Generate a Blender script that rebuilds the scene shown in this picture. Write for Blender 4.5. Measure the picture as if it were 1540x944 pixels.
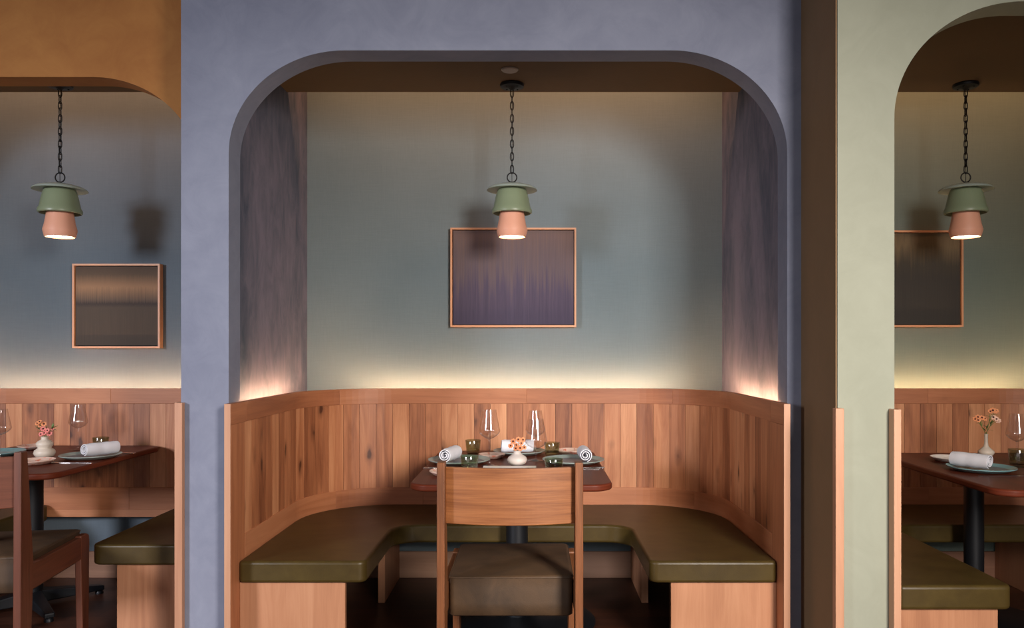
import bpy, bmesh, math, random
from mathutils import Vector, Matrix

for o in list(bpy.data.objects):
    bpy.data.objects.remove(o)
sc = bpy.context.scene
C = sc.collection
PI = math.pi

# ------------------------------------------------------------------ camera, light, exposure
cam_d = bpy.data.cameras.new('camera')
cam = bpy.data.objects.new('camera', cam_d)
C.objects.link(cam)
cam.location = (0, 0, 1.28)
cam.rotation_euler = (PI / 2, 0, 0)
cam_d.sensor_width = 36
cam_d.sensor_fit = 'HORIZONTAL'
cam_d.lens = 1200 / 1540 * 36
cam_d.shift_x = -32 / 1540
cam_d.shift_y = 55 / 1540
cam_d.clip_start = 0.05
sc.camera = cam

sc.view_settings.view_transform = 'Standard'
sc.view_settings.look = 'None'
sc.view_settings.exposure = 0.0
sc.view_settings.gamma = 1
sc.view_settings.use_curve_mapping = False

world = bpy.data.worlds.new('world')
sc.world = world
world.use_nodes = True
world.node_tree.nodes['Background'].inputs[0].default_value = (0.9, 0.9, 1.0, 1)
world.node_tree.nodes['Background'].inputs[1].default_value = 0.11


def area(name, loc, target, sx, sy, power, col):
    d = bpy.data.lights.new(name, 'AREA')
    d.shape = 'RECTANGLE'
    d.size, d.size_y = sx, sy
    d.energy = power
    d.color = col
    o = bpy.data.objects.new(name, d)
    C.objects.link(o)
    o.location = loc
    v = Vector(target) - Vector(loc)
    o.rotation_euler = v.to_track_quat('-Z', 'Y').to_euler()
    return o


# windows of the dining room, behind and beside the camera
area('window_light_right', (1.75, -1.0, 2.15), (0.1, 4.0, 0.35), 0.75, 1.0, 58, (1.0, 0.91, 0.84)).data.spread = math.radians(74)
area('window_light_left', (-4.4, -1.0, 2.15), (-1.6, 4.0, 0.35), 0.8, 1.0, 43, (0.92, 0.92, 1.0)).data.spread = math.radians(74)

# broad weak fill added from the front, in place of the room's bounce
area('front_fill', (-0.6, -2.2, 1.3), (-0.4, 4.0, 0.9), 5.0, 1.6, 30, (1.0, 0.93, 0.9))

# ------------------------------------------------------------------ helpers
def lin(r, g, b):
    def f(c):
        c /= 255.0
        return c / 12.92 if c <= 0.04045 else ((c + 0.055) / 1.055) ** 2.4
    return (f(r), f(g), f(b), 1)


def new_mat(name):
    m = bpy.data.materials.new(name)
    m.use_nodes = True
    nt = m.node_tree
    return m, nt, nt.nodes['Principled BSDF']


def simple(name, col, rough=0.5, metal=0.0, spec=0.5):
    m, nt, p = new_mat(name)
    p.inputs['Base Color'].default_value = col
    p.inputs['Roughness'].default_value = rough
    p.inputs['Metallic'].default_value = metal
    p.inputs['Specular IOR Level'].default_value = spec
    return m


def ramp(nt, stops):
    r = nt.nodes.new('ShaderNodeValToRGB')
    e = r.color_ramp.elements
    while len(e) < len(stops):
        e.new(0.5)
    for i, (p, c) in enumerate(stops):
        e[i].position = p
        e[i].color = c
    return r


def noise(nt, vec, scale, detail=4, rough=0.5, dist=0.0):
    n = nt.nodes.new('ShaderNodeTexNoise')
    n.inputs['Scale'].default_value = scale
    n.inputs['Detail'].default_value = detail
    n.inputs['Roughness'].default_value = rough
    n.inputs['Distortion'].default_value = dist
    if vec is not None:
        nt.links.new(vec, n.inputs['Vector'])
    return n


def mapping(nt, src, scale, loc=(0, 0, 0)):
    m = nt.nodes.new('ShaderNodeMapping')
    m.inputs['Scale'].default_value = scale
    m.inputs['Location'].default_value = loc
    nt.links.new(src, m.inputs['Vector'])
    return m.outputs['Vector']


def mixc(nt, fac, a, b, mode='MIX'):
    m = nt.nodes.new('ShaderNodeMix')
    m.data_type = 'RGBA'
    m.blend_type = mode
    for key, v in (('Factor', fac), ('A', a), ('B', b)):
        sock = [s for s in m.inputs if s.name == key and (s.type == 'RGBA' or key == 'Factor')][0]
        if isinstance(v, (int, float)):
            sock.default_value = v
        elif isinstance(v, tuple):
            sock.default_value = v
        else:
            nt.links.new(v, sock)
    return [s for s in m.outputs if s.type == 'RGBA'][0]


def bump(nt, p, h, strength=0.2, dist=0.005):
    b = nt.nodes.new('ShaderNodeBump')
    b.inputs['Strength'].default_value = strength
    b.inputs['Distance'].default_value = dist
    nt.links.new(h, b.inputs['Height'])
    nt.links.new(b.outputs['Normal'], p.inputs['Normal'])


def math_node(nt, op, a, b=None, clamp=False):
    m = nt.nodes.new('ShaderNodeMath')
    m.operation = op
    m.use_clamp = clamp
    for i, v in enumerate((a, b)):
        if v is None:
            continue
        if isinstance(v, (int, float)):
            m.inputs[i].default_value = v
        else:
            nt.links.new(v, m.inputs[i])
    return m.outputs[0]


def wood(name, dark, mid, light, rough=0.45, grain=1.0, knots=0.0, fine=0.5):
    """Wood grain runs along UV v (metres); every board has its own 'rnd' value."""
    m, nt, p = new_mat(name)
    L = nt.links
    uv = nt.nodes.new('ShaderNodeUVMap')
    uv.uv_map = 'UVMap'
    at = nt.nodes.new('ShaderNodeAttribute')
    at.attribute_name = 'rnd'
    sep = nt.nodes.new('ShaderNodeSeparateXYZ')
    L.new(uv.outputs[0], sep.inputs[0])
    r100 = math_node(nt, 'MULTIPLY', at.outputs['Fac'], 57.0)
    com = nt.nodes.new('ShaderNodeCombineXYZ')
    L.new(sep.outputs[0], com.inputs[0])
    L.new(sep.outputs[1], com.inputs[1])
    L.new(r100, com.inputs[2])
    v = com.outputs[0]
    n1 = noise(nt, mapping(nt, v, (22 * grain, 1.6 * grain, 1)), 1.0, 5, 0.6, 0.9)
    n2 = noise(nt, mapping(nt, v, (230, 6, 1)), 1.0, 3, 0.6)
    n3 = noise(nt, mapping(nt, v, (4, 1.3, 1)), 1.0, 2, 0.5)
    base = ramp(nt, [(0.25, dark), (0.5, mid), (0.78, light)])
    f = math_node(nt, 'MULTIPLY', n1.outputs[0], 0.56)
    f = math_node(nt, 'ADD', f, math_node(nt, 'MULTIPLY', n3.outputs[0], 0.25))
    f = math_node(nt, 'ADD', f, math_node(nt, 'MULTIPLY', n2.outputs[0], 0.16 * fine * 2))
    f = math_node(nt, 'ADD', f, math_node(nt, 'MULTIPLY', at.outputs['Fac'], 0.52))
    f = math_node(nt, 'SUBTRACT', f, 0.26 + 0.08 * fine * 2 - 0.08)
    L.new(f, base.inputs[0])
    col = base.outputs[0]
    if knots:
        vo = nt.nodes.new('ShaderNodeTexVoronoi')
        vo.inputs['Scale'].default_value = 1.0
        vo.inputs['Randomness'].default_value = 1.0
        nd = noise(nt, v, 14, 2)
        va = nt.nodes.new('ShaderNodeVectorMath')
        va.operation = 'MULTIPLY_ADD'
        L.new(nd.outputs['Color'], va.inputs[0])
        va.inputs[1].default_value = (0.22, 0.3, 0)
        L.new(mapping(nt, v, (9.0, 4.2, 1.7)), va.inputs[2])
        L.new(va.outputs[0], vo.inputs['Vector'])
        kr = ramp(nt, [(0.07, (1, 1, 1, 1)), (0.13, (0.4, 0.4, 0.4, 1)), (0.27, (0, 0, 0, 1))])
        L.new(vo.outputs['Distance'], kr.inputs[0])
        col = mixc(nt, math_node(nt, 'MULTIPLY', kr.outputs[0], knots), col,
                   (dark[0] * 0.28, dark[1] * 0.22, dark[2] * 0.2, 1))
    L.new(col, p.inputs['Base Color'])
    p.inputs['Roughness'].default_value = rough
    bump(nt, p, n2.outputs[0], 0.12, 0.002)
    return m


def plaster(name, a, b, rough=0.75, scale=1.1, streak=(1, 1, 1), amt=0.25):
    m, nt, p = new_mat(name)
    tc = nt.nodes.new('ShaderNodeTexCoord')
    v = mapping(nt, tc.outputs['Object'], streak)
    n1 = noise(nt, v, scale, 6, 0.62, 0.6)
    n2 = noise(nt, v, scale * 5, 5, 0.7, 1.2)
    f = math_node(nt, 'ADD', math_node(nt, 'MULTIPLY', n1.outputs[0], 0.65), math_node(nt, 'MULTIPLY', n2.outputs[0], 0.35))
    r = ramp(nt, [(0.5 - amt, a), (0.5 + amt, b)])
    nt.links.new(f, r.inputs[0])
    nt.links.new(r.outputs[0], p.inputs['Base Color'])
    p.inputs['Roughness'].default_value = rough
    p.inputs['Specular IOR Level'].default_value = 0.3
    bump(nt, p, n2.outputs[0], 0.08, 0.01)
    return m


def linen(name, a, b):
    m, nt, p = new_mat(name)
    tc = nt.nodes.new('ShaderNodeTexCoord')
    nz = noise(nt, mapping(nt, tc.outputs['Object'], (14, 1, 420)), 1, 2)
    nx = noise(nt, mapping(nt, tc.outputs['Object'], (420, 1, 14)), 1, 2)
    big = noise(nt, mapping(nt, tc.outputs['Object'], (0.8, 1, 0.8)), 1.0, 3)
    f = math_node(nt, 'ADD', math_node(nt, 'MULTIPLY', nz.outputs[0], 0.18), math_node(nt, 'MULTIPLY', nx.outputs[0], 0.18))
    f = math_node(nt, 'ADD', f, math_node(nt, 'MULTIPLY', big.outputs[0], 0.64))
    r = ramp(nt, [(0.3, a), (0.7, b)])
    nt.links.new(f, r.inputs[0])
    nt.links.new(r.outputs[0], p.inputs['Base Color'])
    p.inputs['Roughness'].default_value = 0.85
    p.inputs['Specular IOR Level'].default_value = 0.2
    bump(nt, p, f, 0.1, 0.002)
    return m


def leather(name, a, b, rough=0.4, scale=9):
    m, nt, p = new_mat(name)
    tc = nt.nodes.new('ShaderNodeTexCoord')
    n1 = noise(nt, tc.outputs['Object'], scale, 4, 0.6, 0.4)
    n2 = noise(nt, tc.outputs['Object'], 260, 3, 0.6)
    n3 = noise(nt, tc.outputs['Object'], 5, 2, 0.5)
    r = ramp(nt, [(0.3, a), (0.7, b)])
    nt.links.new(n1.outputs[0], r.inputs[0])
    nt.links.new(r.outputs[0], p.inputs['Base Color'])
    p.inputs['Roughness'].default_value = rough
    h = math_node(nt, 'ADD', math_node(nt, 'MULTIPLY', n2.outputs[0], 0.12), n3.outputs[0])
    bump(nt, p, h, 0.25, 0.012)
    return m


def thin_glass(name, tint, gloss=1.0, rough=0.0):
    m = bpy.data.materials.new(name)
    m.use_nodes = True
    nt = m.node_tree
    nt.nodes.remove(nt.nodes['Principled BSDF'])
    out = nt.nodes['Material Output']
    tr = nt.nodes.new('ShaderNodeBsdfTransparent')
    tr.inputs[0].default_value = tint
    gl = nt.nodes.new('ShaderNodeBsdfGlossy')
    gl.inputs['Roughness'].default_value = rough
    lw = nt.nodes.new('ShaderNodeLayerWeight')
    lw.inputs['Blend'].default_value = 0.5
    mx = nt.nodes.new('ShaderNodeMixShader')
    f4 = math_node(nt, 'POWER', lw.outputs['Facing'], 4.0)
    fac = math_node(nt, 'ADD', math_node(nt, 'MULTIPLY', f4, 0.45 * gloss), 0.045 * gloss, True)
    nt.links.new(fac, mx.inputs[0])
    nt.links.new(tr.outputs[0], mx.inputs[1])
    nt.links.new(gl.outputs[0], mx.inputs[2])
    nt.links.new(mx.outputs[0], out.inputs[0])
    return m


def emit(name, col, strength):
    m = bpy.data.materials.new(name)
    m.use_nodes = True
    nt = m.node_tree
    nt.nodes.remove(nt.nodes['Principled BSDF'])
    e = nt.nodes.new('ShaderNodeEmission')
    e.inputs[0].default_value = col
    e.inputs[1].default_value = strength
    nt.links.new(e.outputs[0], nt.nodes['Material Output'].inputs[0])
    return m


M = {}
M['oak'] = wood('oak_planks', lin(116, 64, 38), lin(176, 112, 73), lin(216, 156, 112), 0.5, 1.0, 0.9)
M['rail'] = wood('oak_rail', lin(138, 80, 50), lin(174, 110, 72), lin(196, 134, 94), 0.5, 0.8, 0.15)
M['ply'] = wood('pale_oak', lin(142, 92, 64), lin(172, 120, 87), lin(192, 142, 108), 0.5, 0.7, 0.0)
M['edge'] = wood('oak_edge', lin(158, 110, 84), lin(182, 134, 104), lin(198, 152, 122), 0.5, 0.7, 0.0)
M['chair'] = wood('chair_oak', lin(58, 32, 17), lin(124, 74, 40), lin(166, 108, 64), 0.42, 1.3, 0.0, 0.9)
M['table'] = wood('walnut_table', lin(66, 27, 16), lin(96, 42, 25), lin(120, 58, 36), 0.42, 0.9, 0.0)
M['base'] = wood('skirting_oak', lin(130, 92, 72), lin(160, 118, 92), lin(182, 142, 116), 0.5, 0.7, 0.0)
M['bluewall'] = plaster('blue_plaster', lin(104, 109, 128), lin(136, 141, 158), amt=0.2)
M['purplewall'] = plaster('violet_plaster', lin(60, 72, 88), lin(122, 116, 130), scale=1.3, streak=(1, 1.6, 0.6), amt=0.13)
M['orange'] = plaster('ochre_plaster', lin(142, 88, 42), lin(172, 118, 62), amt=0.17)
M['greenwall'] = plaster('sage_plaster', lin(134, 137, 121), lin(152, 155, 139), amt=0.22)
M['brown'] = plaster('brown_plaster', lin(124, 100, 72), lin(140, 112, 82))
M['back_c'] = linen('linen_teal', lin(98, 112, 117), lin(118, 132, 138))
M['back_l'] = linen('linen_slate', lin(90, 102, 112), lin(108, 120, 130))
M['back_r'] = linen('linen_sage', lin(96, 108, 102), lin(114, 127, 120))
M['ceil'] = plaster('brown_ceiling', lin(88, 68, 46), lin(96, 75, 52))
M['cushion'] = leather('olive_leather', lin(60, 47, 20), lin(74, 60, 27), 0.40)
M['suede'] = leather('brown_suede', lin(50, 36, 22), lin(82, 60, 38), 0.62, 7)
M['black'] = simple('black_metal', lin(24, 26, 30), 0.45, 0.3)
M['chain'] = simple('black_iron', lin(22, 20, 20), 0.5, 0.5)
M['grey_disc'] = simple('grey_enamel', lin(162, 174, 164), 0.4)
M['green_sh'] = simple('sage_ceramic', lin(128, 140, 112), 0.35)
M['peach_sh'] = simple('peach_ceramic', lin(222, 160, 132), 0.5)
M['lampglow'] = emit('lamp_glow', (1.0, 0.72, 0.45, 1), 14.0)
M['led'] = emit('led_glow', (1.0, 0.65, 0.36, 1), 80.0)
M['white'] = simple('white_plastic', lin(150, 140, 130), 0.5)
M['cloth'] = simple('white_cotton', lin(222, 222, 228), 0.9, 0, 0.2)
M['paper'] = simple('cream_paper', lin(250, 244, 238), 0.8)
M['steel'] = simple('steel', (0.75, 0.73, 0.72, 1), 0.18, 1.0)
M['glass'] = thin_glass('clear_glass', (0.975, 0.97, 0.97, 1), 1.3)
M['smoke'] = thin_glass('smoky_glass', (0.76, 0.81, 0.70, 1), 1.8)
M['cream'] = simple('cream_ceramic', lin(205, 192, 176), 0.45)
M['white_cer'] = simple('white_ceramic', lin(210, 200, 192), 0.4)
M['stem'] = simple('stem_green', lin(88, 110, 48), 0.6)
M['petal_o'] = simple('orange_petal', lin(226, 150, 102), 0.6)
M['petal_p'] = simple('pink_petal', lin(222, 130, 122), 0.6)
M['petal_w'] = simple('blush_petal', lin(238, 196, 172), 0.6)
M['seed'] = simple('dark_centre', lin(80, 28, 20), 0.7)


def speckled(name, a, spot):
    m, nt, p = new_mat(name)
    tc = nt.nodes.new('ShaderNodeTexCoord')
    n1 = noise(nt, tc.outputs['Object'], 45, 3, 0.6)
    r = ramp(nt, [(0.0, a), (0.56, a), (0.68, spot)])
    nt.links.new(n1.outputs[0], r.inputs[0])
    nt.links.new(r.outputs[0], p.inputs['Base Color'])
    p.inputs['Roughness'].default_value = 0.35
    return m


M['plate_rim'] = speckled('grey_green_glaze', lin(142, 156, 150), lin(128, 142, 138))
M['plate_teal'] = speckled('teal_glaze', lin(112, 152, 156), lin(98, 140, 146))
M['plate_well'] = speckled('grey_glaze', lin(98, 102, 108), lin(84, 88, 94))
M['bread'] = speckled('blush_glaze', lin(208, 178, 162), lin(196, 110, 84))


for k_ in ('cushion', 'table'):
    M[k_].node_tree.nodes['Principled BSDF'].inputs['Specular IOR Level'].default_value = 0.3 if k_ == 'cushion' else 0.16


class MB:
    def __init__(s):
        s.v, s.f, s.uv, s.r, s.mi = [], [], [], [], []
        s.cur = 0

    def face(s, idx, uvs, rnd):
        s.f.append(idx)
        s.uv.append(uvs)
        s.r.append(rnd)
        s.mi.append(s.cur)

    def box(s, x0, x1, y0, y1, z0, z1, grain='z', rnd=None):
        if rnd is None:
            rnd = random.random()
        b = len(s.v)
        s.v += [(x, y, z) for z in (z0, z1) for y in (y0, y1) for x in (x0, x1)]
        g = 'xyz'.index(grain)
        for q, ax in (((0, 2, 3, 1), 2), ((4, 5, 7, 6), 2), ((0, 1, 5, 4), 1), ((2, 6, 7, 3), 1), ((0, 4, 6, 2), 0), ((1, 3, 7, 5), 0)):
            idx = [b + i for i in q]
            oth = [a for a in (0, 1, 2) if a != ax]
            if g in oth:
                vv = g
                uu = [a for a in oth if a != g][0]
            else:
                uu, vv = oth
            s.face(idx, [(s.v[i][uu], s.v[i][vv]) for i in idx], rnd)

    def hexa(s, pts, grain_uv, rnd=None):
        """8 points: 4 of one end, 4 of the other (same order)."""
        if rnd is None:
            rnd = random.random()
        b = len(s.v)
        s.v += [tuple(p) for p in pts]
        qs = [(0, 3, 2, 1), (4, 5, 6, 7), (0, 1, 5, 4), (1, 2, 6, 5), (2, 3, 7, 6), (3, 0, 4, 7)]
        for q in qs:
            idx = [b + i for i in q]
            s.face(idx, [grain_uv(s.v[i]) for i in idx], rnd)

    def poly(s, outline, a, b, axis='z', rnd=None, grain='x'):
        """extrude a closed outline (2D) between a and b along an axis."""
        if rnd is None:
            rnd = random.random()
        n = len(outline)
        base = len(s.v)

        def P(p, h):
            return (p[0], p[1], h) if axis == 'z' else ((p[0], h, p[1]) if axis == 'y' else (h, p[0], p[1]))
        s.v += [P(p, a) for p in outline] + [P(p, b) for p in outline]
        area2 = sum(outline[i][0] * outline[(i + 1) % n][1] - outline[(i + 1) % n][0] * outline[i][1] for i in range(n))
        g = 'xyz'.index(grain)

        def U(i, side=False):
            q = s.v[i]
            if side:
                return (q[0] + q[1] if g == 2 else q[2], q[g])
            oth = [k for k in (0, 1, 2) if k != g and k != 'xyz'.index(axis)]
            return (q[oth[0]], q[g])
        flip = (area2 > 0) if axis != 'y' else (area2 < 0)
        bot = list(range(base, base + n))
        top = list(range(base + n, base + 2 * n))
        f1 = bot[::-1] if flip else bot
        f2 = top if flip else top[::-1]
        s.face(f1, [U(i) for i in f1], rnd)
        s.face(f2, [U(i) for i in f2], rnd)
        for i in range(n):
            j = (i + 1) % n
            q = [base + i, base + j, base + n + j, base + n + i]
            if not flip:
                q = q[::-1]
            s.face(q, [U(k, True) for k in q], rnd)

    def tube(s, pts, rad, seg=8, closed=False, cap=True):
        pts = [Vector(p) for p in pts]
        n = len(pts)
        if not hasattr(rad, '__len__'):
            rad = [rad] * n
        rings = []
        up = Vector((0, 0, 1))
        prev = None
        for i, p in enumerate(pts):
            if closed:
                t = pts[(i + 1) % n] - pts[i - 1]
            else:
                t = pts[min(i + 1, n - 1)] - pts[max(i - 1, 0)]
            t.normalize()
            if prev is None:
                ref = up if abs(t.dot(up)) < 0.95 else Vector((1, 0, 0))
                nx = t.cross(ref).normalized()
            else:
                nx = (prev - t * prev.dot(t)).normalized()
            prev = nx
            ny = t.cross(nx)
            ring = []
            for k in range(seg):
                a = 2 * PI * k / seg
                s.v.append(tuple(p + (nx * math.cos(a) + ny * math.sin(a)) * rad[i]))
                ring.append(len(s.v) - 1)
            rings.append(ring)
        m = n if closed else n - 1
        for i in range(m):
            A, B = rings[i], rings[(i + 1) % n]
            for k in range(seg):
                l = (k + 1) % seg
                s.face([A[k], A[l], B[l], B[k]], [(0, 0)] * 4, 0.5)
        if cap and not closed:
            s.face(rings[0][::-1], [(0, 0)] * seg, 0.5)
            s.face(rings[-1], [(0, 0)] * seg, 0.5)

    def lathe(s, prof, seg=40, c=(0, 0, 0), breaks=None):
        """profile of (r, z[, matindex])"""
        rings = []
        for p in prof:
            r, z = p[0], p[1]
            if r < 1e-6:
                s.v.append((c[0], c[1], c[2] + z))
                rings.append([len(s.v) - 1])
            else:
                ring = []
                for k in range(seg):
                    a = 2 * PI * k / seg
                    s.v.append((c[0] + r * math.cos(a), c[1] + r * math.sin(a), c[2] + z))
                    ring.append(len(s.v) - 1)
                rings.append(ring)
        for i in range(len(rings) - 1):
            s.cur = prof[i][2] if len(prof[i]) > 2 else 0
            A, B = rings[i], rings[i + 1]
            for k in range(seg):
                l = (k + 1) % seg
                if len(A) == 1 and len(B) == 1:
                    continue
                if len(A) == 1:
                    q = [A[0], B[l], B[k]]
                elif len(B) == 1:
                    q = [A[k], A[l], B[0]]
                else:
                    q = [A[k], A[l], B[l], B[k]]
                s.face(q, [(0, 0)] * len(q), 0.5)
        s.cur = 0

    def build(s, name, mats, parent=None, world=False, bevel=0, smooth=False, segs=2, kind=None, angle=40, fixn=True):
        me = bpy.data.meshes.new(name)
        off = Vector(parent.location) if (parent is not None and world) else Vector((0, 0, 0))
        me.from_pydata([tuple(Vector(v) - off) for v in s.v], [], s.f)
        me.uv_layers.new(name='UVMap')
        me.attributes.new('rnd', 'FLOAT', 'CORNER')
        li = 0
        uvs, rn = [], []
        for fi in range(len(s.f)):
            for k in range(len(s.f[fi])):
                uvs += list(s.uv[fi][k])
                rn.append(s.r[fi])
        me.uv_layers['UVMap'].data.foreach_set('uv', uvs)
        me.attributes['rnd'].data.foreach_set('value', rn)
        if not isinstance(mats, (list, tuple)):
            mats = [mats]
        for m in mats:
            me.materials.append(m)
        me.polygons.foreach_set('material_index', s.mi)
        if fixn:
            bm = bmesh.new()
            bm.from_mesh(me)
            bmesh.ops.recalc_face_normals(bm, faces=bm.faces)
            bm.to_mesh(me)
            bm.free()
        if smooth:
            me.polygons.foreach_set('use_smooth', [True] * len(me.polygons))
            me.set_sharp_from_angle(angle=math.radians(angle))
        me.update()
        o = bpy.data.objects.new(name, me)
        C.objects.link(o)
        if parent is not None:
            o.parent = parent
        if bevel:
            b = o.modifiers.new('bevel', 'BEVEL')
            b.width = bevel
            b.segments = segs
            b.limit_method = 'ANGLE'
            b.angle_limit = math.radians(35)
            b.harden_normals = False
        if kind:
            o['kind'] = kind
        return o


def thing(name, label, cat, loc=(0, 0, 0), rotz=0, group=None):
    o = bpy.data.objects.new(name, None)
    o.empty_display_size = 0.05
    C.objects.link(o)
    o.location = loc
    o.rotation_euler = (0, 0, rotz)
    return tag(o, label, cat, group)


def tag(o, label, cat, group=None):
    o['label'] = label
    o['category'] = cat
    if group:
        o['group'] = group
    return o


def dup(root, loc, rotz=0, label=None, group=None, scale=None):
    r = root.copy()
    C.objects.link(r)
    r.location = loc
    r.rotation_euler = (0, 0, rotz)
    if label:
        r['label'] = label
    if group:
        r['group'] = group
    if scale:
        r.scale = (scale, scale, scale)
    for ch in list(root.children):
        c = ch.copy()
        C.objects.link(c)
        c.parent = r
        for g in ch.children:
            d = g.copy()
            C.objects.link(d)
            d.parent = c
    return r


random.seed(7)
BACK = 4.511           # back wall plane
FACE = 4.396           # inner face of the banquette backs
CEIL = 2.62
EDGE = 4.138           # rear edge of the booth ceilings

# ------------------------------------------------------------------ setting
m, nt, p = new_mat('dark_floorboards')
tc = nt.nodes.new('ShaderNodeTexCoord')
br = nt.nodes.new('ShaderNodeTexBrick')
nt.links.new(tc.outputs['Object'], br.inputs['Vector'])
br.inputs['Color1'].default_value = lin(78, 44, 28)
br.inputs['Color2'].default_value = lin(58, 32, 22)
br.inputs['Mortar'].default_value = lin(20, 12, 9)
br.inputs['Scale'].default_value = 1.0
br.inputs['Brick Width'].default_value = 1.4
br.inputs['Row Height'].default_value = 0.12
br.inputs['Mortar Size'].default_value = 0.0015
n1 = noise(nt, mapping(nt, tc.outputs['Object'], (3, 34, 1)), 1.0, 6, 0.6, 1.2)
r = ramp(nt, [(0.3, (0.55, 0.5, 0.45, 1)), (0.7, (1.15, 1.1, 1.05, 1))])
nt.links.new(n1.outputs[0], r.inputs[0])
nt.links.new(mixc(nt, 1.0, br.outputs['Color'], r.outputs[0], 'MULTIPLY'), p.inputs['Base Color'])
p.inputs['Roughness'].default_value = 0.42
g = MB(); g.box(-6, 5, -2.5, BACK + 0.1, -0.06, 0)
g.build('floor', m, kind='structure')

def arch_wall(name, x0, x1, xl, xr, top, y0, y1, mat, rx=0.47, ry=0.415, H=3.4, seg=28):
    pts = []
    if xl > x0 + 1e-4:
        pts += [(x0, 0), (xl, 0)]
    for i in range(seg + 1):
        a = PI - i * (PI / 2) / seg
        pts.append((xl + rx + rx * math.cos(a), top - ry + ry * math.sin(a)))
    for i in range(seg + 1):
        a = PI / 2 - i * (PI / 2) / seg
        pts.append((xr - rx + rx * math.cos(a), top - ry + ry * math.sin(a)))
    if xr < x1 - 1e-4:
        b_ = 1.076 if x1 < -1.4 else 0   # the left jamb stands on the banquette end
        pts += [(xr, b_), (x1, b_)]
    pts += [(x1, H), (x0, H)]
    g = MB(); g.poly(pts, y0, y1, 'y')
    return g.build(name, mat, kind='structure')


arch_wall('wall_front_center', -1.42, 1.085, -1.228, 1.024, 2.49, 3.217, 3.342, M['bluewall'])
arch_wall('wall_front_left', -4.2, -1.42, -3.34, -1.482, 2.49, 3.53, 3.655, M['orange'])
arch_wall('wall_front_right', 1.085, 4.2, 1.287, 2.983, 2.525, 2.844, 2.969, M['greenwall'])
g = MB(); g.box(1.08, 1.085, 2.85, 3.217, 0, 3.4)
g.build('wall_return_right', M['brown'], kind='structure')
g = MB(); g.box(-1.42, -1.278, 3.342, BACK, 0, 3.4)
g.build('wall_divider_left', M['purplewall'], kind='structure')
g = MB(); g.box(1.068, 1.24, 3.342, BACK, 0, 3.4)
g.build('wall_divider_right', M['purplewall'], kind='structure')
g = MB(); g.box(-3.6, -3.42, 3.655, BACK, 0, 3.4)
g.build('wall_side_left', M['back_l'], kind='structure')
g = MB(); g.box(3.03, 3.2, 2.969, BACK, 0, 3.4)
g.build('wall_side_right', M['back_r'], kind='structure')
for nm, a, b, mt in (('wall_back_left', -3.7, -1.35, 'back_l'), ('wall_back_center', -1.35, 1.15, 'back_c'), ('wall_back_right', 1.15, 3.3, 'back_r')):
    g = MB(); g.box(a, b, BACK, BACK + 0.12, 0, 3.4)
    g.build(nm, M[mt], kind='structure')
for nm, a, b, y in (('ceiling_left', -3.42, -1.42, 3.655), ('ceiling_center', -1.278, 1.068, 3.342), ('ceiling_right', 1.24, 3.03, 2.969)):
    g = MB(); g.box(a, b, y, EDGE, CEIL, CEIL + 0.05)
    g.box(a, b, y, BACK, 3.06, 3.12)
    g.build(nm, M['ceil'], kind='structure')
    L = area('cove_light', ((a + b) / 2, EDGE - 0.10, 2.90), ((a + b) / 2, BACK, 2.78), b - a - 0.06, 0.03, 4.5 * (b - a), (1.0, 0.50, 0.25))
g = MB(); g.box(-6, 5, -2.5, 3.6, 3.4, 3.5)
g.build('ceiling_aisle', simple('aisle_ceiling', lin(150, 140, 128), 0.9), kind='structure')
for nm, a, b in (('baseboard_left', -3.42, -1.42), ('baseboard_center', -1.278, 1.068), ('baseboard_right', 1.24, 3.03)):
    g = MB(); g.box(a, b, BACK - 0.016, BACK, 0, 0.148, 'x')
    g.build(nm, M['base'], bevel=0.002, kind='structure')
g = MB(); g.box(1.066, 1.096, 2.812, 2.843, 0, 1.076, 'z', 0.5)
g.build('trim_1', M['edge'], bevel=0.002, kind='structure')
g = MB(); g.box(-1.435, -1.404, 3.19, 3.216, 0, 1.071, 'z', 0.5)
g.build('trim_2', M['edge'], bevel=0.002, kind='structure')
g = MB(); g.box(1.266, 1.292, 2.80, 2.843, 0, 1.073, 'z', 0.8)
g.build('trim_3', M['edge'], bevel=0.002, kind='structure')

# ------------------------------------------------------------------ banquettes
TOP = 1.071
SEAT = 0.435


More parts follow.
